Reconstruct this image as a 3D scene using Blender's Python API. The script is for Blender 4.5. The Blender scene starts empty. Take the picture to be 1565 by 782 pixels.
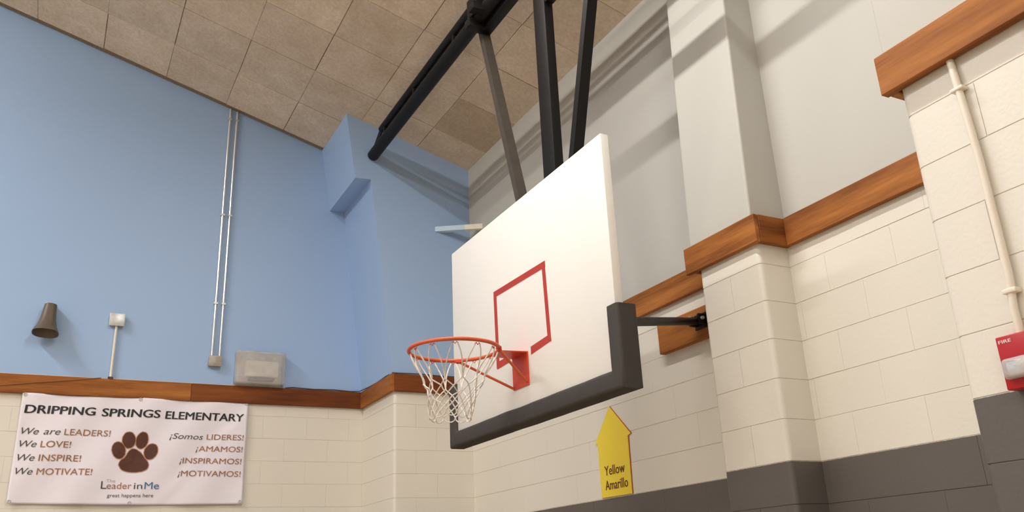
import bpy, bmesh, math, random
from mathutils import Vector, Matrix, noise
random.seed(7)
C = bpy.context.scene.collection
Z0 = 1.572                                   # camera height above the gym floor

# ---------------------------------------------------------------- camera
R = ((0.88781536, -0.45816367, -0.0432427), (0.12218437, 0.32526722, -0.93769516), (0.44368329, 0.82721659, 0.34475768))
cam = bpy.data.objects.new('camera', bpy.data.cameras.new('camera'))
C.objects.link(cam)
cam.matrix_world = Matrix(((R[0][0], -R[1][0], -R[2][0], 0), (R[0][1], -R[1][1], -R[2][1], 0), (R[0][2], -R[1][2], -R[2][2], Z0), (0, 0, 0, 1)))
cam.data.sensor_width = 36; cam.data.lens = 30.475; cam.data.clip_start = .05
bpy.context.scene.camera = cam

# ---------------------------------------------------------------- world, exposure
w = bpy.data.worlds.new('world'); bpy.context.scene.world = w; w.use_nodes = True
w.node_tree.nodes['Background'].inputs[0].default_value = (.9, .93, 1, 1)
w.node_tree.nodes['Background'].inputs[1].default_value = .05
vs = bpy.context.scene.view_settings
vs.view_transform = 'Standard'; vs.look = 'None'; vs.gamma = 1; vs.use_curve_mapping = False; vs.exposure = -0.12
LAMP_COL = (1.0, .975, .935)
# lamp positions (room coordinates, height above camera), all on the sloping ceiling outside the view
LAMPS = [(1.30, 3.0, 3.2, .08, 148)]          # x, y, length along y, width, watts
LAMPS += [(x, y, 2.4, .14, 30) for x in (1.15,) for y in (-1.5, -5.0, -8.5)]
LAMPS += [(-4.0, 5.3, 2.4, .30, 320)] + [(-3.2, y, 2.4, .30, wt) for y, wt in ((.4, 60), (-4.3, 80), (-8.3, 80))]
LAMPS += [(-7.0, y, 2.4, .30, 112) for y in (4.2, -.3, -4.8, -8.3)]
LAMPS += [(x, y, 2.4, .30, 120) for x in (-10.5, -14.0) for y in (4.0, -1.0, -6.0)]
SL = .293
def ceil(x):
    if x < -6.6: x = -13.2 - x
    return Z0 + 3.916 + SL * (3.471 - x)

# ---------------------------------------------------------------- helpers
def link(o, parent=None):
    C.objects.link(o)
    if parent is not None: o.parent = parent
    return o
def mesh_obj(name, verts, faces, mat, parent=None, smooth=False):
    me = bpy.data.meshes.new(name); me.from_pydata([tuple(v) for v in verts], [], faces); me.update()
    if mat: me.materials.append(mat)
    if smooth:
        for p in me.polygons: p.use_smooth = True
    return link(bpy.data.objects.new(name, me), parent)
def bm_obj(name, bm, mat, parent=None, smooth=False, auto=None):
    bmesh.ops.recalc_face_normals(bm, faces=bm.faces)
    me = bpy.data.meshes.new(name); bm.to_mesh(me); bm.free()
    if mat: me.materials.append(mat)
    if smooth:
        for p in me.polygons: p.use_smooth = True
        me.set_sharp_from_angle(angle=math.radians(auto or 40))
    return link(bpy.data.objects.new(name, me), parent)
def thing(name, label, cat, group=None, loc=(0, 0, 0)):
    o = link(bpy.data.objects.new(name, None)); o.location = loc; o.empty_display_size = .1
    return tag(o, label, cat, group)
def tag(o, label, cat, group=None):
    o['label'] = label; o['category'] = cat
    if group: o['group'] = group
    return o
def struct(o, label=None, cat=None):
    o['kind'] = 'structure'
    if label: o['label'] = label
    if cat: o['category'] = cat
    return o
def at(o, parent):                              # keep world coordinates under a moved empty
    o.parent = parent; o.location = o.location - parent.location; return o
def box_bm(bm, a, b):
    x0, y0, z0 = a; x1, y1, z1 = b
    v = [bm.verts.new(p) for p in ((x0, y0, z0), (x1, y0, z0), (x1, y1, z0), (x0, y1, z0), (x0, y0, z1), (x1, y0, z1), (x1, y1, z1), (x0, y1, z1))]
    for f in ((0, 3, 2, 1), (4, 5, 6, 7), (0, 1, 5, 4), (1, 2, 6, 5), (2, 3, 7, 6), (3, 0, 4, 7)): bm.faces.new([v[i] for i in f])
def box(name, a, b, mat, parent=None, bev=0, seg=2):
    bm = bmesh.new(); box_bm(bm, a, b)
    if bev: bmesh.ops.bevel(bm, geom=bm.edges[:], offset=bev, segments=seg, affect='EDGES', profile=.5)
    return bm_obj(name, bm, mat, parent, smooth=bool(bev) and seg > 1)
def tube_bm(bm, pts, r, n=12, cap=True, closed=False):
    pts = [Vector(p) for p in pts]; rings = []; m = len(pts)
    rr = r if isinstance(r, (list, tuple)) else [r] * m
    up = None
    for i, p in enumerate(pts):
        if closed: t = (pts[(i + 1) % m] - pts[i - 1])
        else: t = pts[min(i + 1, m - 1)] - pts[max(i - 1, 0)]
        t.normalize()
        if up is None:
            up = Vector((0, 0, 1)) if abs(t.z) < .9 else Vector((1, 0, 0))
        u = (up - t * up.dot(t)).normalized(); up = u; s = t.cross(u)
        rings.append([bm.verts.new(p + (u * math.cos(2 * math.pi * k / n) + s * math.sin(2 * math.pi * k / n)) * rr[i]) for k in range(n)])
    for i in range(m if closed else m - 1):
        a, b = rings[i], rings[(i + 1) % m]
        for k in range(n): bm.faces.new((a[k], a[(k + 1) % n], b[(k + 1) % n], b[k]))
    if cap and not closed: bm.faces.new(rings[0][::-1]); bm.faces.new(rings[-1])
def tube(name, pts, r, mat, parent=None, n=12, closed=False):
    bm = bmesh.new(); tube_bm(bm, pts, r, n, closed=closed)
    return bm_obj(name, bm, mat, parent, smooth=True)
def bar_bm(bm, p, q, prof, ref=(0, 1, 0)):      # sweep a closed 2-D profile (a,b) from p to q; a along ref
    p, q = Vector(p), Vector(q); t = (q - p).normalized(); a = Vector(ref); a = (a - t * a.dot(t)).normalized(); b = t.cross(a)
    r0 = [bm.verts.new(p + a * u + b * v) for u, v in prof]; r1 = [bm.verts.new(q + a * u + b * v) for u, v in prof]
    n = len(prof)
    for k in range(n): bm.faces.new((r0[k], r0[(k + 1) % n], r1[(k + 1) % n], r1[k]))
    bm.faces.new(r0[::-1]); bm.faces.new(r1)
def bar(name, p, q, prof, mat, parent=None, ref=(0, 1, 0)):
    bm = bmesh.new(); bar_bm(bm, p, q, prof, ref); return bm_obj(name, bm, mat, parent)
def rect(w, h): return [(-w / 2, -h / 2), (w / 2, -h / 2), (w / 2, h / 2), (-w / 2, h / 2)]
def prism(name, poly, axis, a, b, mat, parent=None):   # polygon extruded along an axis from a to b
    def P(u, v, k): return {'x': (k, u, v), 'y': (u, k, v), 'z': (u, v, k)}[axis]
    n = len(poly); vs_ = [P(u, v, a) for u, v in poly] + [P(u, v, b) for u, v in poly]
    fs = [tuple(range(n)), tuple(range(2 * n - 1, n - 1, -1))] + [(i, (i + 1) % n, n + (i + 1) % n, n + i) for i in range(n)]
    bm = bmesh.new(); V = [bm.verts.new(p) for p in vs_]
    for f in fs: bm.faces.new([V[i] for i in f])
    return bm_obj(name, bm, mat, parent)

# ---------------------------------------------------------------- materials
def srgb(r, g, b):
    f = lambda c: (c / 255 / 12.92) if c / 255 <= .04045 else ((c / 255 + .055) / 1.055) ** 2.4
    return (f(r), f(g), f(b), 1)
class NT:
    def __init__(s, name, rough=.5, metal=0, spec=.5):
        s.m = bpy.data.materials.new(name); s.m.use_nodes = True; s.t = s.m.node_tree; s.b = s.t.nodes['Principled BSDF']
        s.b.inputs['Roughness'].default_value = rough; s.b.inputs['Metallic'].default_value = metal
        s.b.inputs['Specular IOR Level'].default_value = spec
    def n(s, t, **k):
        o = s.t.nodes.new(t)
        for a, v in k.items():
            if a in o.inputs: o.inputs[a].default_value = v
            else: setattr(o, a, v)
        return o
    def l(s, a, b): s.t.links.new(a, b)
    def coord(s, scale=(1, 1, 1), kind='Object'):
        if kind == 'World': src = s.n('ShaderNodeNewGeometry').outputs['Position']
        else: src = s.n('ShaderNodeTexCoord').outputs[kind]
        mp = s.n('ShaderNodeMapping'); mp.inputs['Scale'].default_value = scale; s.l(src, mp.inputs[0]); return mp.outputs[0]
    def noise(s, co, scale, detail=3, rough=.5):
        o = s.n('ShaderNodeTexNoise', Scale=scale, Detail=detail, Roughness=rough); s.l(co, o.inputs['Vector']); return o.outputs[0]
    def ramp(s, f, stops):
        r = s.n('ShaderNodeValToRGB'); e = r.color_ramp.elements
        while len(e) < len(stops): e.new(.5)
        for i, (p, c) in enumerate(stops): e[i].position = p; e[i].color = c if len(c) == 4 else (*c, 1)
        s.l(f, r.inputs[0]); return r.outputs[0]
    def mix(s, f, a, b, mode='MIX'):
        m = s.n('ShaderNodeMix', data_type='RGBA', blend_type=mode)
        if isinstance(f, (int, float)): m.inputs[0].default_value = f
        else: s.l(f, m.inputs[0])
        for i, v in ((6, a), (7, b)):
            if isinstance(v, tuple): m.inputs[i].default_value = v
            else: s.l(v, m.inputs[i])
        return m.outputs[2]
    def bump(s, f, dist=.002, strength=.5):
        b = s.n('ShaderNodeBump', Strength=strength, Distance=dist); s.l(f, b.inputs['Height']); s.l(b.outputs[0], s.b.inputs['Normal'])
    def col(s, c):
        if isinstance(c, tuple): s.b.inputs['Base Color'].default_value = c
        else: s.l(c, s.b.inputs['Base Color'])
def plain(name, c, rough=.5, metal=0, var=.06, scale=18, bump=0, spec=.5):
    t = NT(name, rough, metal, spec); co = t.coord(kind='World'); nz = t.noise(co, scale)
    a = tuple(max(0, x * (1 - var)) for x in c[:3]) + (1,); b = tuple(min(1, x * (1 + var)) for x in c[:3]) + (1,)
    t.col(t.ramp(nz, [(.3, a), (.7, b)]))
    if bump: t.bump(t.noise(co, scale * 6), bump)
    return t.m
CREAM = srgb(226, 220, 208); GREY = srgb(98, 92, 87)
def wall_paint(name, high, low=None, rough=.42, bump=.0012):
    t = NT(name, rough); co = t.coord(kind='World')
    nz = t.noise(co, 1.3, 4); nf = t.noise(co, 60, 3)
    c = t.mix(nz, tuple(x * .95 for x in high[:3]) + (1,), high)
    if low:
        sep = t.n('ShaderNodeSeparateXYZ'); t.l(t.n('ShaderNodeNewGeometry').outputs['Position'], sep.inputs[0])
        g = t.n('ShaderNodeMath', operation='GREATER_THAN'); g.inputs[1].default_value = 2.0325
        wob = t.n('ShaderNodeMath', operation='MULTIPLY_ADD'); t.l(nf, wob.inputs[0]); wob.inputs[1].default_value = .004; t.l(sep.outputs[2], wob.inputs[2])
        t.l(wob.outputs[0], g.inputs[0])
        lowc = t.mix(nz, tuple(x * .9 for x in low[:3]) + (1,), low)
        c = t.mix(g.outputs[0], lowc, c)
    t.col(c); t.bump(nf, bump, .6); return t.m
M = {}
M['block'] = wall_paint('painted_block', CREAM, GREY)
M['white'] = wall_paint('upper_white_paint', srgb(189, 186, 178), rough=.6, bump=.0006)
M['blue'] = wall_paint('sky_blue_paint', srgb(158, 186, 224), rough=.5, bump=.0006)
M['floor'] = plain('maple_floor', srgb(190, 172, 148), .4)
M['steel'] = plain('black_painted_steel', srgb(16, 13, 12), .5, spec=.25)
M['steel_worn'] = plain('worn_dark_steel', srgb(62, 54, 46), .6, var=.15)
M['board'] = plain('off_white_board_paint', srgb(234, 230, 224), .4, var=.012, scale=3)
M['pad'] = plain('charcoal_foam_pad', srgb(58, 53, 49), .7, var=.08, scale=25, bump=.001)
M['red'] = plain('red_tape', srgb(176, 50, 32), .5, var=.08)
M['orange'] = plain('orange_rim_enamel', srgb(198, 86, 40), .45, var=.1)
M['orange_red'] = plain('red_orange_bracket_enamel', srgb(204, 68, 38), .45, var=.1)
M['cord'] = plain('white_net_cord', srgb(216, 208, 198), .8, var=.12, scale=40)
M['galv'] = plain('galvanised_steel', srgb(200, 200, 198), .4, .5, var=.12, scale=30)
M['galv_light'] = plain('zinc_conduit', srgb(225, 225, 222), .28, .75, var=.05)
M['rusty'] = plain('weathered_box_steel', srgb(168, 158, 148), .5, .3, var=.16, scale=40)
M['horn'] = plain('taupe_horn_enamel', srgb(96, 84, 72), .45, var=.08)
M['dark'] = plain('dark_interior', srgb(58, 54, 50), .8)
M['cream_pipe'] = plain('cream_painted_raceway', srgb(230, 222, 206), .45, var=.02)
M['blue_pipe'] = plain('blue_painted_bar', srgb(190, 212, 232), .5, var=.02)
M['yellow'] = plain('yellow_vinyl', srgb(240, 214, 60), .5, var=.02, scale=4)
M['sign_edge'] = plain('rust_red_edge', srgb(170, 84, 44), .6)
M['sign_ink'] = plain('maroon_ink', srgb(96, 30, 16), .6)
M['alarm'] = plain('fire_alarm_red', srgb(176, 26, 32), .35, var=.05)
M['alarm_ink'] = plain('white_alarm_ink', srgb(236, 214, 206), .5)
M['ink'] = plain('black_ink', srgb(34, 32, 34), .5)
M['ink_brown'] = plain('bronze_ink', srgb(158, 112, 70), .5, var=.2, scale=12)
M['ink_grey'] = plain('dark_grey_ink', srgb(78, 72, 68), .5)
M['ink_pale'] = plain('pale_grey_ink', srgb(186, 178, 176), .5)
M['ink_blue'] = plain('steel_blue_ink', srgb(70, 118, 160), .5)
M['paw'] = plain('brown_paw_ink', srgb(84, 40, 24), .5, var=.1)
M['paw_edge'] = plain('tan_paw_outline', srgb(182, 130, 92), .5)
M['cable'] = plain('thin_dark_cable', srgb(74, 66, 58), .6)
M['wire'] = plain('amber_wire', srgb(150, 100, 58), .6)
M['caulk'] = plain('pale_caulk', srgb(206, 196, 178), .7)
M['unit'] = plain('ivory_lamp_unit', srgb(244, 240, 232), .5)
M['screw'] = plain('bright_screw', srgb(235, 235, 235), .25, .8)
t = NT('vinyl_banner', .42); co = t.coord(kind='World'); t.col(t.mix(t.noise(co, 4), srgb(228, 222, 232), srgb(240, 234, 242))); M['banner'] = t.m
t = NT('clear_polycarbonate', .25)
t.b.inputs['Transmission Weight'].default_value = .8; t.b.inputs['IOR'].default_value = 1.12; co = t.coord(kind='World')
t.col(t.ramp(t.noise(co, 9, 4), [(.35, srgb(244, 240, 236)), (.65, srgb(255, 255, 255))])); t.bump(t.noise(co, 14), .01, .4); M['cover'] = t.m
t = NT('clear_strobe_lens', .12); t.b.inputs['Transmission Weight'].default_value = .6; t.col(srgb(240, 238, 236)); t.bump(t.noise(t.coord(kind='World'), 40), .004, .5); M['lens'] = t.m
def emis(name, c, s):
    t = NT(name); t.b.inputs['Emission Color'].default_value = c; t.b.inputs['Emission Strength'].default_value = s; return t.m
M['diffuser'] = emis('lamp_diffuser', (1, .93, .84, 1), 3)
def wood(name, axis, dark, mid, light):
    t = NT(name, .6, spec=.2); sc = {'x': (.7, 9, 9), 'y': (9, .7, 9)}[axis]
    inf = t.n('ShaderNodeObjectInfo'); co0 = t.n('ShaderNodeNewGeometry').outputs['Position']
    add = t.n('ShaderNodeVectorMath', operation='ADD'); t.l(co0, add.inputs[0])
    sc3 = t.n('ShaderNodeVectorMath', operation='SCALE'); sc3.inputs[0].default_value = (3, 3, 7); t.l(inf.outputs['Random'], sc3.inputs['Scale']); t.l(sc3.outputs[0], add.inputs[1])
    mp = t.n('ShaderNodeMapping'); mp.inputs['Scale'].default_value = sc; t.l(add.outputs[0], mp.inputs[0])
    n1 = t.noise(mp.outputs[0], 1.1, 4, .45); n2 = t.noise(mp.outputs[0], 9, 5, .6)
    c = t.ramp(n1, [(.36, dark), (.5, mid), (.66, light)])
    c = t.mix(.25, c, t.ramp(n2, [(.35, dark), (.65, light)]))
    t.col(c); t.bump(n2, .001, .5); return t.m
D, Mi, Li = srgb(112, 62, 27), srgb(152, 93, 42), srgb(180, 116, 58)
M['wood_x'] = wood('stained_pine_along_x', 'x', D, Mi, Li); M['wood_y'] = wood('stained_pine_along_y', 'y', D, Mi, Li)
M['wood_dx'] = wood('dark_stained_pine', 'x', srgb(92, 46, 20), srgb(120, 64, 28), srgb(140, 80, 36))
def tile_mat(name, a, b, c):
    t = NT(name, .9, spec=.15); co = t.coord(kind='World'); inf = t.n('ShaderNodeObjectInfo')
    n1 = t.noise(co, 3.2, 4, .6); n2 = t.noise(co, 34, 5, .7)
    col = t.ramp(n1, [(.34, a), (.52, b), (.68, c)])
    fine = t.ramp(n2, [(.3, (.82, .82, .82)), (.7, (1.08, 1.08, 1.08))])
    col = t.mix(1, col, fine, 'MULTIPLY')
    rv = t.ramp(inf.outputs['Random'], [(0, (.9, .9, .9)), (1, (1.06, 1.05, 1.04))])
    t.col(t.mix(1, col, rv, 'MULTIPLY')); t.bump(n2, .004, .7); return t.m
M['tile'] = tile_mat('tan_fibre_tile', srgb(218, 200, 178), srgb(226, 209, 189), srgb(234, 218, 200))
M['tile_dark'] = tile_mat('stained_fibre_tile', srgb(188, 170, 148), srgb(196, 178, 156), srgb(202, 185, 164))
M['gap'] = plain('dark_joint', srgb(140, 120, 98), .9)

# ---------------------------------------------------------------- room shell
XW, XE, YS, YN = -16.6, 3.40, -12.0, 8.2
struct(box('floor', (XW - .2, YS - .2, -.1), (XE + .4, YN + .4, 0), M['floor']))
HC = .2032
def chamfer_block(w, h, d, c):
    a, b = w / 2, h / 2; e = .0002; g = .0016
    k = .0004
    V = [(-a + e, c, -b + g), (a - e, c, -b + g), (a - e, c, b - g), (-a + e, c, b - g),
         (-a + e + k, 0, -b + g + c), (a - e - k, 0, -b + g + c), (a - e - k, 0, b - g - c), (-a + e + k, 0, b - g - c),
         (-a + e, d, -b + g), (a - e, d, -b + g), (a - e, d, b - g), (-a + e, d, b - g)]
    F = [(4, 5, 6, 7), (0, 1, 5, 4), (1, 2, 6, 5), (2, 3, 7, 6), (3, 0, 4, 7), (8, 9, 1, 0), (9, 10, 2, 1), (10, 11, 3, 2), (11, 8, 0, 3)]
    return V, F
cache = {}
def block_mesh(w, h):
    k = (round(w, 3), round(h, 3))
    if k not in cache:
        V, F = chamfer_block(w, h, .03, .0013)
        me = bpy.data.meshes.new('block'); me.from_pydata(V, [], F); me.update(); me.materials.append(M['block']); cache[k] = me
    return cache[k]
def lay(parent, axis, a0, a1, face, n0, n1, shift=0, top=None):
    L = .4064
    for n in range(n0, n1):
        z0, z1 = n * HC, (n + 1) * HC
        if top: z1 = min(z1, top)
        s = a0 - L + (shift if n % 2 else shift + L / 2) % L
        while s < a1:
            p, q = max(s, a0), min(s + L, a1); s += L
            if q - p < .03: continue
            o = bpy.data.objects.new('block', block_mesh(q - p, z1 - z0)); o.parent = parent; C.objects.link(o)
            j = random.uniform(-.0007, .0007)
            if axis == 'x': o.location = ((p + q) / 2, face + j, (z0 + z1) / 2)
            else: o.location = (face + j, (p + q) / 2, (z0 + z1) / 2); o.rotation_euler = (0, 0, -math.pi / 2)
def lay_stuff(parent, axis, a0, a1, face, n0, n1):
    bm = bmesh.new(); L = .4064
    for n in range(n0, n1):
        s = a0 - (0 if n % 2 else L / 2)
        while s < a1:
            p, q = max(s, a0), min(s + L, a1); s += L
            if q - p < .03: continue
            V, F = chamfer_block(q - p, HC, .03, .0013)
            vv = []
            for x, y, z in V:
                if axis == 'x': vv.append(bm.verts.new(((p + q) / 2 + x, face + y, (n + .5) * HC + z)))
                else: vv.append(bm.verts.new((face + y, (p + q) / 2 - x, (n + .5) * HC + z)))
            for f in F: bm.faces.new([vv[i] for i in f])
    o = bm_obj('block', bm, M['block'], parent); o['kind'] = 'stuff'; return o
BK = .0028    # recess of the mortar plane behind the block faces
N0, N1 = 7, 16
TRB, TRT = Z0 + 1.583, Z0 + 1.741     # timber band bottom and top
# far (blue) wall
YB = 8.175
wb = struct(box('wall_far', (XW - .1, YB + BK, 0), (2.66, YB + .2, TRT - .03), M['block']))
lay(wb, 'x', -1.40, 2.652, YB, N0, N1, .05)
lay_stuff(wb, 'x', -5.0, -1.40, YB, 0, N1); lay_stuff(wb, 'x', -1.40, 2.652, YB, 0, N0)
prism('upper_wall', [(XW - .1, TRT - .06), (2.7, TRT - .06), (2.7, ceil(2.7) + .1), (-6.6, ceil(-6.6) + .1), (XW - .1, ceil(XW - .1) + .1)], 'y', YB - .008, YB + .2, M['blue'], wb)
# chase in the far corner: lower courses with a bullnose edge
def rounded(poly, idx, r=.028, n=5):
    out = []
    for i, p in enumerate(poly):
        if i not in idx: out.append(p); continue
        p = Vector(p); a = (Vector(poly[i - 1]) - p).normalized(); b = (Vector(poly[(i + 1) % len(poly)]) - p).normalized()
        c = p + (a + b) * r
        for k in range(n + 1):
            th = k / n * math.pi / 2
            q = c - b * r * math.cos(th) - a * r * math.sin(th); out.append((q.x, q.y))
    return out
def course(parent, poly, n, top=None):
    z0, z1 = n * HC + .0016, (n + 1) * HC - .0016
    if top: z1 = min(z1, top)
    cx = sum(p[0] for p in poly) / len(poly); cy = sum(p[1] for p in poly) / len(poly); c = .0013
    def ins(p):
        return (p[0] + c * (1 if cx > p[0] else -1), p[1] + c * (1 if cy > p[1] else -1))
    V = [(*ins(p), z0) for p in poly] + [(*p, z0 + c) for p in poly] + [(*p, z1 - c) for p in poly] + [(*ins(p), z1) for p in poly]
    m = len(poly); F = [tuple(range(m))[::-1], tuple(range(3 * m, 4 * m))]
    for l in range(3): F += [(l * m + i, l * m + (i + 1) % m, (l + 1) * m + (i + 1) % m, (l + 1) * m + i) for i in range(m)]
    bm = bmesh.new(); vv = [bm.verts.new(v) for v in V]
    for f in F: bm.faces.new([vv[i] for i in f])
    return bm_obj('block', bm, M['block'], parent, smooth=True, auto=35)
CX0, CY0, XR = 2.652, 7.294, 3.415
ch = struct(prism('wall_corner', rounded([(CX0 + BK, CY0 + BK), (3.60, CY0 + BK), (3.60, YB + .05), (CX0 + BK, YB + .05)], {0}), 'z', 0, TRT - .03, M['block']))
for n in range(0, N1):
    s = 3.06 if n % 2 else 2.86
    course(ch, rounded([(CX0, CY0), (s - .0015, CY0), (s - .0015, YB + .02), (CX0, YB + .02)], {0}), n)
    course(ch, [(s + .0015, CY0), (3.47, CY0), (3.47, CY0 + .1), (s + .0015, CY0 + .1)], n)
zt = TRT - .06
prism('upper_wall', [(2.64, zt), (3.55, zt), (3.55, ceil(3.55) + .1), (2.156, ceil(2.156) + .1), (2.156, ceil(2.156)), (2.257, Z0 + 3.625), (2.414, Z0 + 3.635)], 'y', CY0 + .008, YB + .1, M['blue'], ch)
# right wall: recess behind the board, pilaster, bay, near pilaster
wr = struct(box('wall_right', (XR + BK, 3.5, 0), (XR + .25, CY0 + .1, TRT - .03), M['block']))
lay(wr, 'y', 3.60, CY0, XR, N0, N1, .1); lay_stuff(wr, 'y', 3.60, CY0, XR, 0, N0)
box('upper_wall', (3.45, 3.5, TRT - .06), (3.66, CY0 + .1, ceil(3.5) + .2), M['white'], wr)
XB = 3.385
wy = struct(box('wall_right_bay', (XB + BK, 1.6, 0), (XB + .25, 3.4, TRT - .03), M['block']))
lay(wy, 'y', 1.70, 3.25, XB, N0, N1, .22); lay_stuff(wy, 'y', 1.70, 3.25, XB, 0, N0)
box('upper_wall', (3.41, 1.6, TRT - .06), (3.66, 3.4, ceil(3.5) + .2), M['white'], wy)
def pilaster(name, face, y0, y1, split_a, split_b):
    p = struct(prism(name, rounded([(face + BK, y1 - BK), (face + BK, y0 + BK), (3.5, y0 + BK), (3.5, y1 - BK)], {0, 1}), 'z', 0, TRT - .03, M['block']))
    for n in range(0, N1):
        if n % 2: course(p, rounded([(face, y1), (face, y0), (3.44, y0), (3.44, y1)], {0, 1}), n)
        else:
            s = split_a if n % 4 else split_b
            course(p, rounded([(face, y1), (face, s + .0015), (3.44, s + .0015), (3.44, y1)], {0}), n)
            course(p, rounded([(face, s - .0015), (face, y0), (3.44, y0), (3.44, s - .0015)], {1}), n)
    return p
p2 = pilaster('wall_right_pilaster', 3.174, 3.174, 3.656, 3.41, 3.42)
# upper part leans back slightly as it rises
def upper_pil(par, xb, xt, y0, y1, zb, zt_):
    bm = bmesh.new(); V = [bm.verts.new(p) for p in ((xb, y0, zb), (xb, y1, zb), (3.5, y1, zb), (3.5, y0, zb), (xt, y0, zt_), (xt, y1, zt_), (3.5, y1, zt_), (3.5, y0, zt_))]
    for f in ((0, 1, 5, 4), (1, 2, 6, 5), (2, 3, 7, 6), (3, 0, 4, 7), (0, 3, 2, 1), (4, 5, 6, 7)): bm.faces.new([V[i] for i in f])
    bmesh.ops.recalc_face_normals(bm, faces=bm.faces)
    bmesh.ops.bevel(bm, geom=[e for e in bm.edges if abs((e.verts[0].co - e.verts[1].co).z) > .5 and e.verts[0].co.x < 3.4], offset=.014, segments=6, affect='EDGES', profile=.5)
    return bm_obj('upper_wall', bm, M['white'], par)
upper_pil(p2, 3.160, 3.232, 3.185, 3.70, TRT - .06, ceil(3.2) + .1)
p1 = pilaster('wall_right_pilaster', 2.58, 1.285, 1.771, 1.50, 1.56)
upper_pil(p1, 2.575, 2.60, 1.285, 1.808, TRT - .06, ceil(2.5) + .2)
# rest of the right wall towards and behind the camera, and the walls behind
for nm, a, b, mt in (('wall_right_near', (XB + BK, YS, 0), (XB + .25, 1.4, TRT - .03), M['block']), ('wall_right_near', (3.42, YS, TRT - .03), (3.66, 1.4, ceil(3.5) + .2), M['white'])):
    struct(box(nm, a, b, mt))
def gable(name, y0, y1, m):
    struct(prism(name, [(XW - .1, 0), (3.6, 0), (3.6, ceil(3.6) + .1), (-6.6, ceil(-6.6) + .1), (XW - .1, ceil(XW) + .1)], 'y', y0, y1, m))
gable('wall_back', YS - .2, YS, M['white'])
struct(box('wall_left', (XW - .2, YS, 0), (XW, YN, ceil(XW) + .2), M['white']))
# ceiling: slab, then fibre tiles laid in a grid
cs = 1 / math.cos(math.atan(SL))
bm = bmesh.new()
def slab(bm, x0, x1):
    za, zb = ceil(x0) + .012, ceil(x1) + .012
    V = [bm.verts.new(p) for p in ((x0, YS - .2, za), (x1, YS - .2, zb), (x1, YN + .2, zb), (x0, YN + .2, za), (x0, YS - .2, za + .1), (x1, YS - .2, zb + .1), (x1, YN + .2, zb + .1), (x0, YN + .2, za + .1))]
    for f in ((0, 3, 2, 1), (4, 5, 6, 7), (0, 1, 5, 4), (1, 2, 6, 5), (2, 3, 7, 6), (3, 0, 4, 7)): bm.faces.new([V[i] for i in f])
slab(bm, -6.6, 3.62); slab(bm, XW - .1, -6.6)
ceiling = struct(bm_obj('ceiling', bm, M['gap']))
TP = .5857; TX0 = 3.4815 + .0; TY0 = 7.485; TYP = .61
def tile_verts(wx, wy, t=.02, g=.0022, c=.003):
    a, b = wx / 2 - g, wy / 2 - g
    V = [(-a + c, -b + c, 0), (a - c, -b + c, 0), (a - c, b - c, 0), (-a + c, b - c, 0), (-a, -b, c), (a, -b, c), (a, b, c), (-a, b, c), (-a, -b, t), (a, -b, t), (a, b, t), (-a, b, t)]
    F = [(0, 3, 2, 1), (0, 1, 5, 4), (1, 2, 6, 5), (2, 3, 7, 6), (3, 0, 4, 7), (4, 5, 9, 8), (5, 6, 10, 9), (6, 7, 11, 10), (7, 4, 8, 11)]
    return V, F
def tile_cell(i, j):
    x1 = TX0 - i * TP; x0 = x1 - TP
    y1 = TY0 - (j - 1) * TYP; y0 = y1 - TYP
    return x0, x1, y0, min(y1, YB)
tmesh = {}
rot = (0, math.atan(SL), 0)
rest = bmesh.new(); Rm = Matrix.Rotation(math.atan(SL), 4, 'Y')
for i in range(17):
    for j in range(0, 30):
        x0, x1, y0, y1 = tile_cell(i, j)
        if x0 < -6.6 or y0 < YS: continue
        wx, wy = (x1 - x0) * cs, y1 - y0; cx, cy = (x0 + x1) / 2, (y0 + y1) / 2
        if i < 9 and j < 10:
            k = (round(wx, 3), round(wy, 3), (i, j) == (0, 2))
            if k not in tmesh:
                V, F = tile_verts(wx, wy); me = bpy.data.meshes.new('ceiling_tile'); me.from_pydata(V, [], F); me.update()
                me.materials.append(M['tile_dark'] if k[2] else M['tile']); tmesh[k] = me
            o = bpy.data.objects.new('ceiling_tile', tmesh[k]); o.parent = ceiling; C.objects.link(o)
            o.location = (cx + random.uniform(-.002, .002), cy + random.uniform(-.003, .003), ceil(cx) + random.uniform(-.004, .001))
            o.rotation_euler = (random.uniform(-.004, .004), rot[1] + random.uniform(-.004, .004), random.uniform(-.003, .003))
            if k[2]: o['label'] = 'darker stained ceiling tile'
        else:
            V, F = tile_verts(wx, wy); T = Matrix.Translation((cx, cy, ceil(cx))) @ Rm
            vv = [rest.verts.new(T @ Vector(v)) for v in V]
            for f in F: rest.faces.new([vv[q] for q in f])
o = bm_obj('ceiling_tile', rest, M['tile'], ceiling); o['kind'] = 'stuff'

# ---------------------------------------------------------------- timber band (trim)
def board(parent, a, b, m): return box('board', a, b, m, parent, bev=.003, seg=1)
def trim(n):
    o = link(bpy.data.objects.new('trim_%d' % n, None)); o['kind'] = 'structure'; return o
t1 = trim(1); yf = 8.143
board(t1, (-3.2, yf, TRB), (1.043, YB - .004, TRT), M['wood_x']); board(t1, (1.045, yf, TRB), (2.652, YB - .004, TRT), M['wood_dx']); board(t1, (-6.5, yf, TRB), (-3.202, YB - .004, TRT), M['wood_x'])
t2 = trim(2)
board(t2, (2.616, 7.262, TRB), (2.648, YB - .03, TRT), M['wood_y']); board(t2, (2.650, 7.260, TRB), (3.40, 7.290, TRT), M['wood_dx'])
t3 = trim(3)
board(t3, (3.380, 3.66, TRB), (3.411, 5.60, TRT), M['wood_y']); board(t3, (3.380, 5.602, TRB), (3.411, 7.258, TRT), M['wood_y'])
t4 = trim(4)
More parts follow.
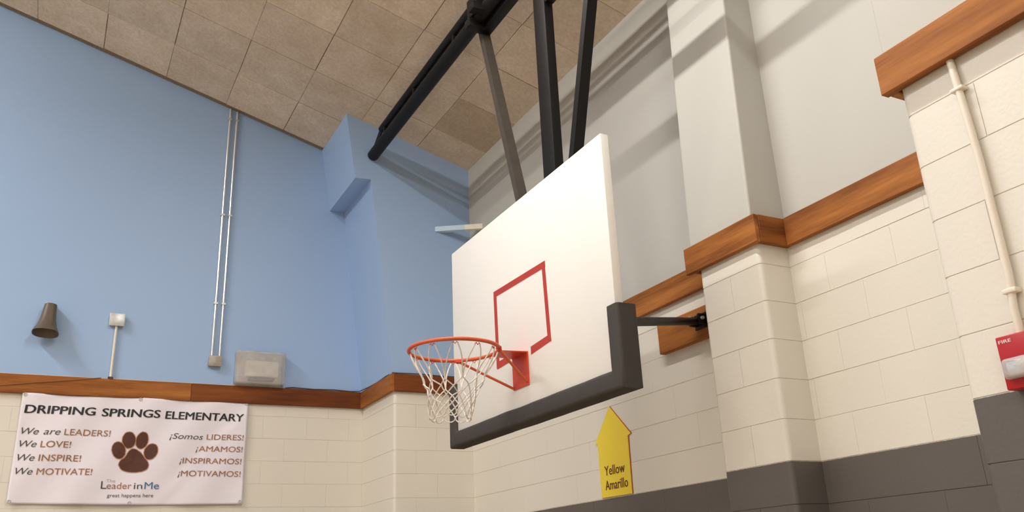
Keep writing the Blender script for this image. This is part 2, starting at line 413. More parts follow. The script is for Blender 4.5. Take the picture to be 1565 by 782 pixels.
board(t4, (3.142, 3.142, TRB), (3.172, 3.735, TRT), M['wood_y']); board(t4, (3.174, 3.140, TRB), (3.382, 3.172, TRT), M['wood_x']); board(t4, (3.174, 3.658, TRB), (3.378, 3.690, TRT), M['wood_x'])
t5 = trim(5); board(t5, (3.350, 1.80, TRB), (3.381, 3.138, TRT), M['wood_y'])
t6 = trim(6)
board(t6, (2.535, 1.250, TRB), (2.573, 1.815, TRT), M['wood_y']); board(t6, (2.575, 1.250, TRB), (3.38, 1.283, TRT), M['wood_x']); board(t6, (2.575, 1.773, TRB), (3.345, 1.806, TRT), M['wood_x'])
def caulk(parent, pts):
    bm = bmesh.new()
    tube_bm(bm, [(p[0] + random.uniform(-.002, .002), p[1] + random.uniform(-.002, .002), p[2] + random.uniform(0, .003)) for p in pts], .006, 6)
    bm_obj('caulk_bead', bm, M['caulk'], parent, smooth=True)
def run(p, q, n=30): return [tuple(p[i] + (q[i] - p[i]) * k / n for i in range(3)) for k in range(n + 1)]
caulk(t1, run((-3, YB - .013, TRT), (2.6, YB - .013, TRT), 60)); caulk(t2, run((2.66, 7.297, TRT), (3.37, 7.297, TRT)))
caulk(t6, run((2.57, 1.79, TRT), (2.57, 1.27, TRT))); caulk(t5, run((3.402, 1.83, TRT), (3.402, 3.12, TRT)))

# ---------------------------------------------------------------- lamps (all outside the photograph's frame)
for i, (x, y, ln, wd, watts) in enumerate(LAMPS):
    z = ceil(x) - .15
    t = thing('ceiling_light', 'long narrow white strip lamp under the sloping tiled ceiling', 'lamp', 'strip lamps under the ceiling', (x, y, z))
    box('housing', (-wd / 2 - .012, -ln / 2 - .03, .02), (wd / 2 + .012, ln / 2 + .03, .06), M['unit'], t, .006)
    box('diffuser', (-wd / 2, -ln / 2, .0), (wd / 2, ln / 2, .022), M['diffuser'], t)
    for sy in (-.4, .4): tube('hanger', [(0, sy * ln, .06), (0, sy * ln, .15)], .008, M['galv'], t, 8)
    L = bpy.data.lights.new('lamp_light', 'AREA'); L.shape = 'RECTANGLE'; L.size = wd; L.size_y = ln; L.energy = watts; L.color = LAMP_COL
    lo = link(bpy.data.objects.new('lamp_light', L), t); lo.location = (0, 0, -.012)

# ---------------------------------------------------------------- backboard
BX, BY0, BY1, BZ0, BZ1 = 2.230, 3.172, 5.020, Z0 + .800, Z0 + 2.045
bb = thing('basketball_backboard', 'white rectangular basketball backboard with red target square and charcoal padding along its lower edge', 'backboard', loc=(BX, 4.1, BZ0))
at(box('board', (BX, BY0, BZ0), (BX + .048, BY1, BZ1), M['board'], None, .006), bb)
def part(o, par): return at(o, par)
def strip(pts, lift=0):
    bm = bmesh.new(); V = [bm.verts.new((BX - .0015 - lift, y, Z0 + z)) for y, z in pts]; bm.faces.new(V)
    r = bmesh.ops.extrude_face_region(bm, geom=bm.faces[:]); bmesh.ops.translate(bm, verts=[v for v in r['geom'] if isinstance(v, bmesh.types.BMVert)], vec=(.0014, 0, 0))
    return at(bm_obj('target_line', bm, M['red'], None), bb)
strip([(4.412, 1.590), (3.786, 1.578), (3.785, 1.541), (4.412, 1.553)])      # top
strip([(4.412, 1.556), (4.375, 1.556), (4.368, 1.120), (4.404, 1.120)], .0004)      # left
strip([(3.822, 1.545), (3.788, 1.545), (3.768, 1.128), (3.802, 1.128)], .0004)      # right
strip([(3.990, 1.152), (3.785, 1.168), (3.786, 1.128), (3.990, 1.108)])      # bottom, right of the bracket
strip([(4.395, 1.158), (4.235, 1.165), (4.235, 1.125), (4.395, 1.116)])      # bottom, left of the bracket
# padding: swept profile following the lower edge and both corners
def padding():
    bm = bmesh.new(); x0, x1 = BX - .022, BX + .092
    inn, out = .052, .044                       # overlap on the face, thickness below the edge
    prof = []                                    # (x, offset outward)
    def arc(cx, co, r, a0, a1, n=4):
        for k in range(n + 1):
            th = math.radians(a0 + (a1 - a0) * k / n); prof.append((cx + r * math.cos(th), co + r * math.sin(th)))
    r = .018
    arc(x0 + r, -inn + r, r, 270, 180); arc(x0 + r, out - r, r, 180, 90); arc(x1 - r, out - r, r, 90, 0); arc(x1 - r, -inn + r, r, 0, -90)
    # path of (y, z, outward direction); corners mitred
    zt = Z0 + 1.150
    path = []
    def corner(yc, zc, sy): path.append((yc, zc, Vector((0, sy, -1))))
    m = 10
    for k in range(m): path.append((BY1, zt + (BZ0 + .07 - zt) * k / (m - 1), Vector((0, 1, 0))))
    corner(BY1, BZ0, 1)
    for k in range(24): path.append((BY1 - .07 + (BY0 - BY1 + .14) * k / 23, BZ0, Vector((0, 0, -1))))
    corner(BY0, BZ0, -1)
    for k in range(m): path.append((BY0, BZ0 + .07 + (zt - BZ0 - .07) * k / (m - 1), Vector((0, -1, 0))))
    rings = []
    for i, (y, z, d) in enumerate(path):
        wob = noise.noise(Vector((y * 5, z * 5, 3))) * .004
        rings.append([bm.verts.new(Vector((x, y, z)) + d * (o + (wob if o < 0 else wob * .5))) for x, o in prof])
    n = len(prof)
    for a, b in zip(rings, rings[1:]):
        for k in range(n): bm.faces.new((a[k], a[(k + 1) % n], b[(k + 1) % n], b[k]))
    bm.faces.new(rings[0]); bm.faces.new(rings[-1][::-1])
    return bm_obj('edge_padding', bm, M['pad'], None, smooth=True, auto=50)
at(padding(), bb)

# ---------------------------------------------------------------- hoop
HXc, HYc, HZ, HR = 1.822, 4.092, Z0 + 1.126, .238
hp = thing('basketball_hoop', 'orange basketball rim with white cord net bolted to the backboard by a red bracket', 'basketball hoop', loc=(BX, HYc, HZ))
ringpts = [(HXc + HR * math.cos(2 * math.pi * k / 64), HYc + HR * math.sin(2 * math.pi * k / 64), HZ) for k in range(64)]
at(tube('rim', ringpts, .0105, M['orange'], None, 10, True), hp)
# bracket: back plate, tapering top arm
bk = bmesh.new()
box_bm(bk, (BX - .008, 4.022, Z0 + .952), (BX - .0005, 4.200, Z0 + 1.135))
def poly_slab(bm, pts, dz):
    a = [bm.verts.new(p) for p in pts]; b = [bm.verts.new((p[0], p[1], p[2] - dz)) for p in pts]; n = len(pts)
    bm.faces.new(a); bm.faces.new(b[::-1])
    for k in range(n): bm.faces.new((a[k], a[(k + 1) % n], b[(k + 1) % n], b[k]))
poly_slab(bk, [(BX - .004, 4.022, Z0 + 1.135), (BX - .004, 4.200, Z0 + 1.135), (HXc + HR - .01, HYc + .06, HZ + .004), (HXc + HR - .01, HYc - .06, HZ + .004)], .006)
brk = at(bm_obj('mounting_bracket', bk, M['orange_red'], None), hp)
for y in (4.045, 4.177):
    for z in (.985, 1.085):
        o = tube('bolt', [(BX - .016, y, Z0 + z), (BX - .007, y, Z0 + z)], .009, M['steel_worn'], None, 6)
        o.parent = brk; o.location = o.location - hp.location
for s, ang in ((1, 60), (-1, -30)):
    a = math.radians(ang); p = (HXc + HR * math.cos(a), HYc + HR * math.sin(a), HZ - .008)
    q = (BX - .012, 4.19 if s > 0 else 4.035, Z0 + (.962 if s > 0 else .97))
    at(tube('brace', [p, q], .0075, M['orange'], None, 8), hp)
    # weld pad on the rim
    pts = [(HXc + (HR + .002) * math.cos(a + d), HYc + (HR + .002) * math.sin(a + d), HZ - .004) for d in (-.09, -.03, .03, .09)]
    bm = bmesh.new(); tube_bm(bm, pts, .0145, 6); at(bm_obj('weld_tab', bm, M['orange_red'], None), hp)
# net
net = bmesh.new(); NH = 12
lev = [(0, .230, -.012), (1, .158, -.175), (2, .136, -.215), (3, .122, -.258), (4, .114, -.300), (5, .112, -.338)]
def npt(level, idx):
    _, r, dz = lev[level]; a = 2 * math.pi * (idx + .5 * (level % 2)) / NH + .13
    j = noise.noise(Vector((level * 3.1, idx * 1.7, 2)))
    k = noise.noise(Vector((level * 2.3, idx * 2.9, 8)))
    e = 0 if level == 0 else 1
    return Vector((HXc + (r + e * j * .014) * math.cos(a + e * k * .12) - e * .004 * level, HYc + (r + e * j * .014) * math.sin(a + e * k * .12) + e * .003 * level, HZ + dz + e * k * .02))
def cord(a, b, ctrl_a=None, ctrl_b=None, r=.0032, n=6):
    ca = ctrl_a or a.lerp(b, .33); cb = ctrl_b or a.lerp(b, .66); P = []
    for i in range(n + 1):
        t = i / n; P.append(a * (1 - t) ** 3 + ca * 3 * t * (1 - t) ** 2 + cb * 3 * t * t * (1 - t) + b * t ** 3)
    tube_bm(net, P, r, 6)
for i in range(NH):
    h = npt(0, i); ang = 2 * math.pi * i / NH + .13
    tang = Vector((-math.sin(ang), math.cos(ang), 0))
    at(tube('net_hook', [h + Vector((0, 0, -.008)) - tang * .016, h + Vector((0, 0, .0)) - tang * .008, h + Vector((0, 0, -.012)), h + tang * .008, h + Vector((0, 0, -.008)) + tang * .016], .0028, M['orange'], None, 5), hp)
    for sgn, j in ((1, i), (-1, i - 1)):
        k = npt(1, j % NH if j >= 0 else j)
        k = npt(1, j % NH)
        a = h + tang * sgn * .013 + Vector((0, 0, -.006))
        cord(a, k, a + (k - h) * .25 + tang * sgn * .022 + Vector((0, 0, -.03)), k + Vector((0, 0, .05)) - tang * sgn * .004, .0036, 8)
    for L in range(1, 5):
        a = npt(L, i)
        nb = (i, i + 1) if L % 2 else (i - 1, i)
        for j in nb:
            b = npt(L + 1, j % NH)
            mid = (a + b) / 2; outw = Vector((mid.x - HXc, mid.y - HYc, 0)).normalized() * .004
            cord(a, b, a.lerp(b, .3) + outw, a.lerp(b, .7) + outw, .0032, 4)
    # bottom loops
    a, b = npt(5, i), npt(5, (i + 1) % NH)
    cord(a, b, a + Vector((0, 0, -.035)), b + Vector((0, 0, -.035)), .0032, 6)
    for L in range(1, 6):
        bmesh.ops.create_icosphere(net, subdivisions=1, radius=.0058, matrix=Matrix.Translation(npt(L, i)))
nt = at(bm_obj('net', net, M['cord'], None, smooth=True), hp)

# ---------------------------------------------------------------- steel carrying the board
def angle(w1, w2, t=.007): return [(0, 0), (w1, 0), (w1, t), (t, t), (t, w2), (0, w2)]
fr = thing('backboard_frame', 'black steel mast with two spreading struts rising from behind the backboard to the ceiling rail', 'support frame', loc=(2.5, 4.1, Z0 + 3.83))
at(box('mast', (2.47, 4.01, BZ0 + .1), (2.535, 4.15, Z0 + 4.10), M['steel'], None, .004), fr)
zc = Z0 + 3.83
def strut(p, q, ref, m, w1, w2):
    return at(bar('strut', p, q, angle(w1, w2), m, None, ref), fr)
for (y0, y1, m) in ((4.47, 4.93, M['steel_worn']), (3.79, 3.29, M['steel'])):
    strut((2.50, y0 + .17 * (1 if y0 > 4.1 else -1) * -.0, Z0 + 2.2), (2.50, y1, zc + .06), (1, 0, 0), m, .055, -.05) if False else None
    bm = bmesh.new(); s = 1 if y0 > 4.1 else -1
    dy = (y1 - y0) / (zc - Z0 - 2.27); zb = BZ0 + .15
    yb = y0 - dy * (Z0 + 2.27 - zb)
    a = Vector((2.475, yb, zb)); b = Vector((2.475, y1, zc + .03))
    # flange facing the room and flange facing the camera side
    bar_bm(bm, a, b, [(0, 0), (.05, 0), (.05, .007), (0, .007)], (0, 1, 0)); bar_bm(bm, a + Vector((.0, 0, 0)), b, [(0, 0), (.06, 0), (.06, .007), (0, .007)], (1, 0, 0))
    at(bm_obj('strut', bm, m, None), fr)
at(box('cross_rail', (2.46, 1.6, zc - .035), (2.535, 4.93, zc + .035), M['steel'], None, .004), fr)
at(box('lower_tie', (2.28, 4.02, BZ0 + .95), (2.475, 4.14, BZ0 + 1.02), M['steel'], None), fr)
at(box('lower_tie', (2.28, 4.02, BZ0 + .2), (2.475, 4.14, BZ0 + .27), M['steel'], None), fr)
at(box('cross_rail', (2.47, 2.7, Z0 + 3.455), (2.53, 4.0, Z0 + 3.52), M['steel'], None, .004), fr)
for y in (2.0, 3.2): at(box('ceiling_hanger', (2.475, y, zc + .03), (2.525, y + .05, ceil(2.5)), M['steel'], None), fr)
rl = thing('ceiling_rail', 'pair of long black steel pipes, one above the other, under the ceiling', 'rail', loc=(2.42, 5, Z0 + 3.9))
PX, PZ = 2.425, Z0 + 3.885
at(tube('lower_pipe', [(PX, 7.285, PZ), (PX, .6, PZ)], .055, M['steel'], None, 20), rl)
at(tube('upper_pipe', [(PX - .02, 6.97, PZ + .125), (PX - .02, .6, PZ + .125)], .036, M['steel'], None, 14), rl)
at(bar('end_plate', (PX - .02, 7.16, PZ + .03), (PX - .02, 6.97, PZ + .14), rect(.012, .075), M['steel'], None, (1, 0, 0)), rl)
for y in (6.85, 6.1, 5.25, 4.4, 3.4, 2.2): at(box('spacer', (PX - .04, y, PZ + .04), (PX, y + .035, PZ + .10), M['steel'], None), rl)
at(box('clamp', (2.33, 4.84, Z0 + 3.79), (2.46, 4.92, Z0 + 3.86), M['steel'], None, .004), rl)
at(box('clamp', (2.30, 4.70, Z0 + 3.84), (2.56, 4.78, Z0 + 3.90), M['steel'], None, .004), rl)
for y in (4.78, 4.9): at(tube('bolt', [(2.44, y, Z0 + 3.93), (2.56, y, Z0 + 3.93)], .014, M['steel_worn'], None, 8), rl)
at(box('clamp', (2.35, 4.76, Z0 + 3.87), (2.50, 4.92, Z0 + 4.04), M['steel'], None, .006), rl)
for y in (1.2, 3.0): at(box('ceiling_hanger', (PX - .03, y, PZ + .1), (PX + .03, y + .05, ceil(PX)), M['steel'], None), rl)

# wall brace and its timber block
wbk = tag(box('mounting_block', (3.365, 3.66, Z0 + 1.275), (3.411, 4.345, Z0 + 1.468), M['wood_y'], None, .003, 1), 'brown timber block on the white block wall behind the brace arm, under the timber band', 'wood block')
ba = thing('brace_arm', 'short black steel arm bracing the backboard back to the timber block on the wall', 'brace', loc=(3.36, 3.92, Z0 + 1.38))
at(box('board_tab', (2.2785, 3.23, Z0 + 1.07), (2.335, 3.262, Z0 + 1.13), M['steel']), ba)
at(tube('arm', [(2.327, 3.245, Z0 + 1.098), (3.32, 3.905, Z0 + 1.372)], .0235, M['steel'], None, 16), ba)
at(box('wall_bracket', (3.295, 3.845, Z0 + 1.345), (3.364, 3.865, Z0 + 1.405), M['steel'], None, .003), ba)
at(box('wall_bracket', (3.295, 3.925, Z0 + 1.345), (3.364, 3.945, Z0 + 1.405), M['steel'], None, .003), ba)
at(box('wall_plate', (3.352, 3.80, Z0 + 1.33), (3.364, 3.96, Z0 + 1.42), M['steel'], None, .002), ba)
at(tube('bolt', [(3.315, 3.83, Z0 + 1.376), (3.315, 3.958, Z0 + 1.376)], .010, M['galv'], None, 8), ba)
at(tube('bolt', [(3.300, 3.925, Z0 + 1.395), (3.285, 3.925, Z0 + 1.395)], .009, M['galv'], None, 8), ba)

# diagonal bar across the corner, blue where it meets the blue wall
cb = thing('corner_bar', 'short square bar across the upper corner, half blue and half cream', 'bar', loc=(3.1, 7.28, Z0 + 3.2))
A, B = Vector((3.085, 7.315, Z0 + 3.213)), Vector((3.47, 7.03, Z0 + 3.195)); Mi_ = A.lerp(B, .62)
at(bar('blue_end', A, Mi_, rect(.05, .05), M['blue_pipe'], None, (0, 0, 1)), cb); at(bar('cream_end', Mi_, B, rect(.05, .05), M['cream_pipe'], None, (0, 0, 1)), cb)

# ---------------------------------------------------------------- text helper
def text_mesh(s, bold=0, shear=0):
    cu = bpy.data.curves.new('lettering', 'FONT'); cu.body = s; cu.size = 1; cu.offset = bold; cu.resolution_u = 4
    o = bpy.data.objects.new('lettering', cu); C.objects.link(o)
    dg = bpy.context.evaluated_depsgraph_get(); me = bpy.data.meshes.new_from_object(o.evaluated_get(dg))
    bpy.data.objects.remove(o); bpy.data.curves.remove(cu)
    V = [(v.co.x + shear * v.co.y, v.co.y) for v in me.vertices]; F = [tuple(p.vertices) for p in me.polygons]
    bpy.data.meshes.remove(me); return V, F
CAP = .729
def lettering(s, u0, u1, v0, cap, place, mat, parent, bold=0, shear=0, rise=0, nrm=(0, -1, 0)):
    V, F = text_mesh(s, 0, shear); n0 = len(V)
    if bold > 0:
        F0 = list(F); V0 = list(V)
        for q, (dx, dy) in enumerate(((bold, 0), (-bold, 0), (bold * .5, bold * .6), (-bold * .5, -bold * .6))):
            V += [(x + dx * 1.6, y + dy) for x, y in V0]; F += [tuple(i + (q + 1) * n0 for i in f) for f in F0]
    xs = [v[0] for v in V]; a, b = min(xs), max(xs)
    out = []
    for idx, (x, y) in enumerate(V):
        k = (x - a) / (b - a); p = Vector(place(u0 + (u1 - u0) * k, v0 + rise * k + y * cap / CAP)); out.append(p + Vector(nrm) * (.00012 * (idx // n0)))
    o = mesh_obj('lettering', out, F, mat, None); return at(o, parent)

# ---------------------------------------------------------------- banner
bn = thing('banner', 'white vinyl school banner with a brown paw print and English and Spanish slogans', 'banner', loc=(.63, 8.16, Z0 + 1.15))
def byw(x, z):
    g = 0
    u = (x - .63) / .9; v = (z - Z0 - .69) / .9
    g += .010 * math.sin(7 * x + 5 * z) * math.sin(math.pi * min(max((1 - u * u), 0), 1) / 2)
    g += .007 * math.sin(13 * x - 9 * z + 1.2)
    g += .010 * math.exp(-((x - .05 - (z - Z0 - 1.1) * -.5) / .07) ** 2)
    g += .006 * math.exp(-((x - 1.2 - (z - Z0 - 1.1) * .9) / .06) ** 2)
    return 8.152 - g * .75
def bpl(x, z): return (x, byw(x, z) - .0042, z)
NX, NZ = 110, 54; V = []; F = []
for j in range(NZ + 1):
    for i in range(NX + 1):
        s, tt = i / NX, j / NZ
        x = -.272 + s * 1.823; zb = Z0 + .703 - .012 * s - .008 * math.sin(math.pi * s); zt_ = Z0 + 1.588 + .003 * s - .006 * abs(math.sin(2 * math.pi * s))
        z = zb + (zt_ - zb) * tt; V.append((x, byw(x, z), z))
for j in range(NZ):
    for i in range(NX):
        a = j * (NX + 1) + i; F.append((a, a + 1, a + NX + 2, a + NX + 1))
sh = mesh_obj('sheet', V, F, M['banner'], None, True); at(sh, bn)
md = sh.modifiers.new('thickness', 'SOLIDIFY'); md.thickness = .001; md.offset = 1
for x, z in ((-.252, 3.145), (.632, 3.145), (1.532, 3.150), (-.255, 2.290), (.628, 2.275), (1.528, 2.283)):
    y = byw(x, z) - .003
    at(tube('grommet', [(x + .011 * math.cos(a * math.pi / 8), y, z + .011 * math.sin(a * math.pi / 8)) for a in range(16)], .0045, M['galv'], None, 6, True), bn)
K = lambda s, x0, x1, z, cap, m, **k: lettering(s, x0, x1, z, cap, bpl, M[m], bn, **k)
K('DRIPPING', -.243, .291, 2.994, .070, 'ink', bold=.018, shear=.05)
K('SPRINGS', .338, .805, 2.992, .070, 'ink', bold=.018, shear=.05)
K('ELEMENTARY', .845, 1.520, 2.988, .070, 'ink', bold=.018, shear=.05)
K('We', -.243, -.115, 2.822, .056, 'ink_grey', shear=.28); K('are', -.08, .045, 2.822, .056, 'ink_grey', shear=.28)
K('LEADERS!', .072, .425, 2.822, .054, 'ink_brown', bold=.004, shear=.04)
for s, z, e in (('LOVE!', 2.719, .135), ('INSPIRE!', 2.609, .222), ('MOTIVATE!', 2.500, .318)):
    K('We', -.243, -.118, z, .056, 'ink_grey', shear=.28); K(s, -.091, e, z, .054, 'ink_brown', bold=.004, shear=.04)
K('\u00a1', .896, .918, 2.815, .054, 'ink_grey', shear=.25); K('Somos', .92, 1.178, 2.815, .052, 'ink_grey', shear=.25)
K('LIDERES!', 1.207, 1.527, 2.818, .050, 'ink_brown', bold=.004, shear=.04)
for s, z, a, e in (('AMAMOS!', 2.713, 1.125, 1.525), ('INSPIRAMOS!', 2.607, .998, 1.522), ('MOTIVAMOS!', 2.498, .993, 1.522)):
    K('\u00a1', a - .002, a + .018, z, .052, 'ink_grey', shear=.25); K(s, a + .022, e, z, .050, 'ink_brown', bold=.004, shear=.04)
K('The', .432, .503, 2.443, .026, 'ink_pale'); K('L', .396, .440, 2.390, .066, 'ink_grey', bold=-.006); K('eader', .440, .632, 2.390, .056, 'ink_brown', bold=-.004)
K('in', .650, .717, 2.390, .056, 'ink_grey', bold=-.004); K('Me', .733, .850, 2.390, .060, 'ink_blue', bold=.004)
K('great happens here', .451, .810, 2.322, .032, 'ink_grey')
def blob(pts, grow, off, mat, name):
    cx = sum(p[0] for p in pts) / len(pts); cz = sum(p[1] for p in pts) / len(pts); n = len(pts); P = []
    for i in range(n):                       # Catmull-Rom outline
        p0, p1, p2, p3 = (Vector(pts[(i + k - 1) % n]) for k in range(4))
        for q in range(6):
            t = q / 6; P.append(.5 * ((2 * p1) + (p2 - p0) * t + (2 * p0 - 5 * p1 + 4 * p2 - p3) * t * t + (3 * p1 - p0 - 3 * p2 + p3) * t ** 3))
    out = []
    for p in P:
        d = Vector((p.x - cx, p.y - cz)); L = d.length; d = d * ((L + grow + .0025 * noise.noise(Vector((p.x * 60, p.y * 60, 1)))) / L); x, z = cx + d.x, cz + d.y
        b = bpl(x, z); out.append((b[0], b[1] - off, b[2]))
    m = len(out); b = bpl(cx, cz); out.append((b[0], b[1] - off, b[2]))
    return at(mesh_obj(name, out, [(i, (i + 1) % m, m) for i in range(m)], mat, None), bn)
def ell(cx, cz, rx, rz, tilt):
    t = math.radians(tilt)
    return [(cx + rx * math.cos(a) * math.cos(t) - rz * math.sin(a) * math.sin(t), cz + rx * math.cos(a) * math.sin(t) + rz * math.sin(a) * math.cos(t)) for a in [k * math.pi / 5 for k in range(10)]]
paws = [ell(.502, 2.708, .050, .070, 18), ell(.574, 2.795, .050, .067, 8), ell(.678, 2.795, .046, .069, -8), ell(.757, 2.702, .050, .066, -18),
        [(.618, 2.722), (.668, 2.698), (.705, 2.655), (.742, 2.606), (.740, 2.562), (.701, 2.538), (.625, 2.529), (.553, 2.544), (.518, 2.582), (.525, 2.622), (.560, 2.650), (.582, 2.699)]]
for p in paws: blob(p, .0065, .0, M['paw_edge'], 'paw_outline')
for p in paws: blob(p, 0, .0012, M['paw'], 'paw_print')

# ---------------------------------------------------------------- yellow arrow sign
SXf = 3.405
ar = thing('arrow_sign', 'yellow arrow-shaped sign reading Yellow Amarillo on the white block wall below the backboard', 'sign', loc=(SXf, 5.0, Z0 + .75))
k = SXf / 3.385
outl = [(y * k, Z0 + z * k) for y, z in ((4.996, 1.063), (4.772, .846), (4.806, .836), (4.811, .463), (5.170, .466), (5.173, .829), (5.206, .834))]
at(prism('panel', outl, 'x', SXf, SXf + .008, M['yellow']), ar)
c_ = (4.99 * k, Z0 + .72)
at(prism('edge_strip', [(c_[0] + (y - c_[0]) * 1.02 - .002, c_[1] + (z - c_[1]) * 1.008) for y, z in outl], 'x', SXf + .004, SXf + .0105, M['sign_edge']), ar)
spl = lambda u, v: (SXf - .001, -u, v)
lettering('Yellow', -5.142, -4.895, 2.184, .066, spl, M['sign_ink'], ar, bold=.012, nrm=(-1, 0, 0)); lettering('Amarillo', -5.145, -4.872, 2.087, .066, spl, M['sign_ink'], ar, bold=.012, nrm=(-1, 0, 0))

# ---------------------------------------------------------------- fire alarm strobe on the near pilaster
fa = thing('fire_alarm', 'red fire alarm with clear strobe lens on the cream pilaster by the right edge', 'fire alarm', loc=(2.58, 1.55, Z0 + .53))
at(box('housing', (2.530, 1.487, Z0 + .455), (2.5795, 1.607, Z0 + .618), M['alarm'], None, .004, 3), fa)
at(box('strobe_lens', (2.502, 1.508, Z0 + .482), (2.531, 1.594, Z0 + .545), M['lens'], None, .014, 4), fa)
at(box('reflector', (2.516, 1.522, Z0 + .495), (2.5305, 1.580, Z0 + .533), M['screw'], None, .004), fa)
lettering('FIRE', -1.598, -1.557, Z0 + .5955, .0105, lambda u, v: (2.5292, -u, v), M['alarm_ink'], fa, bold=.012, nrm=(-1, 0, 0))
rc = thing('wire_raceway', 'cream painted conduit running down the near pilaster to the fire alarm', 'conduit', loc=(2.565, 1.53, Z0 + 1.1))
at(tube('pipe', [(2.566, 1.551, TRB + .002), (2.562, 1.545, Z0 + 1.50), (2.562, 1.533, Z0 + 1.2), (2.562, 1.533, Z0 + .80), (2.563, 1.545, Z0 + .70), (2.566, 1.545, Z0 + .62)], .0125, M['cream_pipe'], None, 12), rc)
at(box('strap', (2.546, 1.515, Z0 + .745), (2.5795, 1.560, Z0 + .760), M['cream_pipe'], None, .003), rc)
at(box('strap', (2.546, 1.520, Z0 + 1.46), (2.5795, 1.567, Z0 + 1.472), M['cream_pipe'], None, .003), rc)

# ---------------------------------------------------------------- things on the blue wall
YU = YB - .008
# horn loudspeaker
hn = thing('horn_speaker', 'taupe flared horn loudspeaker pointing down from the blue wall above the banner', 'loudspeaker', loc=(-.165, YU, Z0 + 2.2))
top = Vector((-.160, YU - .075, Z0 + 2.340)); bot = Vector((-.172, YU - .115, Z0 + 2.078)); ax = (bot - top).normalized()
def loft(sts, n=28, sq=.0):
    bm = bmesh.new(); rings = []
    u = Vector((1, 0, 0)); v = ax.cross(u).normalized(); u = v.cross(ax).normalized()
    for t, r in sts:
        c = top + (bot - top) * t; ring = []
        for k in range(n):
            a = 2 * math.pi * k / n; ca, sa = math.cos(a), math.sin(a); e = 1 / max(abs(ca) ** 2.6 + abs(sa) ** 2.6, 1e-6) ** (1 / 2.6)
            ring.append(bm.verts.new(c + u * ca * e * r + v * sa * e * r))
        rings.append(ring)
    for a, b in zip(rings, rings[1:]):
        for k in range(n): bm.faces.new((a[k], a[(k + 1) % n], b[(k + 1) % n], b[k]))
    bm.faces.new(rings[0][::-1]); bm.faces.new(rings[-1])
    return bm
at(bm_obj('horn', loft([(0, .042), (.02, .049), (.35, .056), (.6, .066), (.8, .081), (.92, .095), (1, .103), (1.0, .098), (.9, .082), (.6, .050), (.4, .03)]), M['horn'], None, smooth=True, auto=35), hn)
at(box('wall_bracket', (-.205, YU - .09, Z0 + 2.325), (-.125, YU, Z0 + 2.356), M['galv'], None, .004), hn)
at(box('wall_bracket', (-.185, YU - .09, Z0 + 2.19), (-.135, YU, Z0 + 2.23), M['steel_worn'], None, .004), hn)
for dx, t in ((-.045, .68), (.0, .86)):
    c = top + (bot - top) * t; r = .066 if t < .7 else .085
    o = bmesh.new(); bmesh.ops.create_icosphere(o, subdivisions=2, radius=.006, matrix=Matrix.Translation(c + Vector((dx, -math.sqrt(max(r * r - dx * dx, 0)) , 0))))
    at(bm_obj('screw', o, M['screw'], None, smooth=True), hn)
# small box with drop conduit
jb = thing('junction_box', 'square galvanised junction box with a short pale conduit down to the timber band', 'junction box', loc=(.372, YU, Z0 + 2.27))
at(box('box_body', (.313, YU - .045, Z0 + 2.215), (.427, YU, Z0 + 2.318), M['galv'], None, .004), jb)
at(box('cover_plate', (.308, YU - .049, Z0 + 2.210), (.432, YU - .045, Z0 + 2.322), M['galv'], None, .0015), jb)
at(tube('conduit', [(.372, YU - .022, Z0 + 2.216), (.372, YU - .022, TRT + .002)], .0115, M['cream_pipe'], None, 10), jb)
at(box('strap', (.352, YU - .037, TRT + .004), (.392, YU, TRT + .016), M['steel_worn'], None), jb)
# twin conduits and their box
cd = thing('conduit_box', 'small weathered steel box at the foot of the twin conduits on the blue wall', 'junction box', loc=(1.226, YU, Z0 + 1.96))
at(box('box_body', (1.172, YU - .05, Z0 + 1.908), (1.280, YU, Z0 + 1.998), M['rusty'], None, .004), cd)
at(box('cover_plate', (1.169, YU - .054, Z0 + 1.905), (1.283, YU - .05, Z0 + 2.001), M['rusty'], None, .0015), cd)
for i, (x, lb) in enumerate(((1.196, 'left of two parallel bright conduits rising up the blue wall to the ceiling'), (1.264, 'right of two parallel bright conduits rising up the blue wall to the ceiling'))):
    c = tag(tube('conduit', [(x, YU - .02, Z0 + 1.999), (x, YU - .02, ceil(x) - .004)], .0115, M['galv_light'], None, 12), lb, 'conduit', 'twin conduits on the blue wall')
    for z in (2.5, 3.4, 4.45):
        box('strap', (x - .018, YU - .034, Z0 + z), (x + .018, YU, Z0 + z + .018), M['galv'], c)
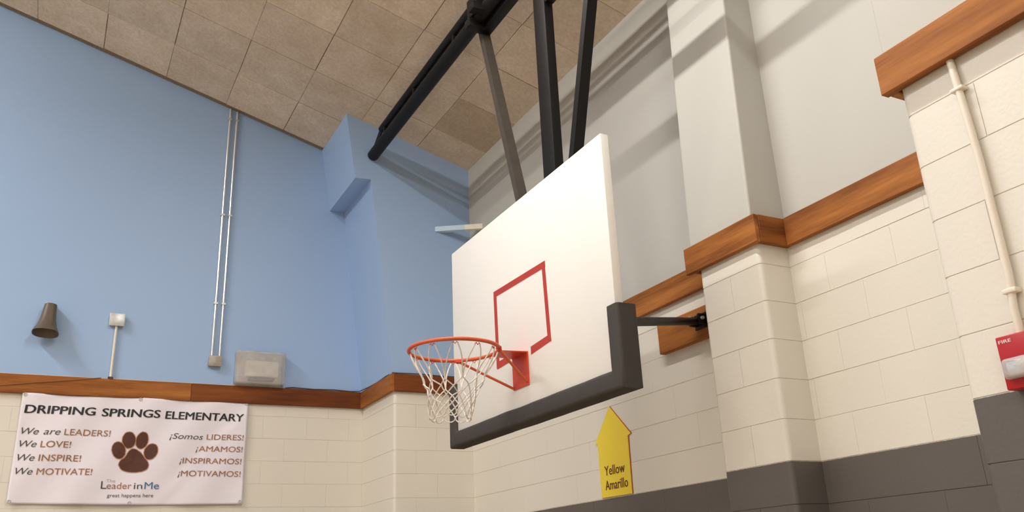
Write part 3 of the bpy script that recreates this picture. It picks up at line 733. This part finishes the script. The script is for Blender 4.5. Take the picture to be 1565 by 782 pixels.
# emergency light under a clear guard
el = thing('guarded_light', 'emergency light under a cloudy clear plastic guard standing on the timber band', 'emergency light', loc=(1.635, YU, Z0 + 1.92))
bm = bmesh.new(); X0, X1, Za, Zb, dp = 1.405, 1.858, Z0 + 1.752, Z0 + 2.062, .115
box_bm(bm, (X0, YU - dp, Za), (X1, YU - .001, Zb))
bmesh.ops.delete(bm, geom=[f for f in bm.faces if f.calc_center_median().y > YU - .01], context='FACES')
bmesh.ops.bevel(bm, geom=[e for e in bm.edges if not e.is_boundary], offset=.024, segments=4, affect='EDGES', profile=.5)
g = bm_obj('guard_cover', bm, M['cover'], None, smooth=True); md = g.modifiers.new('thickness', 'SOLIDIFY'); md.thickness = .003; at(g, el)
at(box('lamp_body', (1.50, YU - .075, Z0 + 1.825), (1.80, YU - .001, Z0 + 1.975), M['unit'], None, .015), el)
at(box('lamp_head', (1.53, YU - .085, Z0 + 1.790), (1.76, YU - .01, Z0 + 1.815), M['steel_worn'], None, .008), el)
at(box('back_frame', (1.425, YU - .010, Za - .004), (1.838, YU - .0005, Zb + .004), M['galv'], None, .002), el)
# cables
tag(tube('cable', [(x, 8.139, z) for x, z in ((-3.1, TRB + .01), (-.9, TRB + .03), (-.494, TRB + .048), (-.2, TRB + .092), (.1, TRB + .132), (.26, TRT - .002), (.30, TRT + .004))], .0035, M['wire'], None, 6), 'thin amber wire crossing the timber band diagonally at the left edge', 'wire')
pts = [(1.88, 8.150, TRT + .003), (1.95, 8.148, TRT + .012), (2.15, 8.150, TRT + .006), (2.35, 8.150, TRT + .012), (2.52, 8.148, TRT + .004), (2.60, 8.13, TRT + .006), (2.628, 7.95, TRT + .010), (2.630, 7.7, TRT + .004), (2.630, 7.45, TRT + .012), (2.64, 7.30, TRT + .014), (2.70, 7.275, TRT + .008), (2.9, 7.275, TRT + .012), (3.1, 7.275, TRT + .005), (3.35, 7.275, TRT + .008)]
tag(tube('cable', pts, .0055, M['cable'], None, 6), 'thin dark cable lying along the top of the timber band round the corner', 'cable')
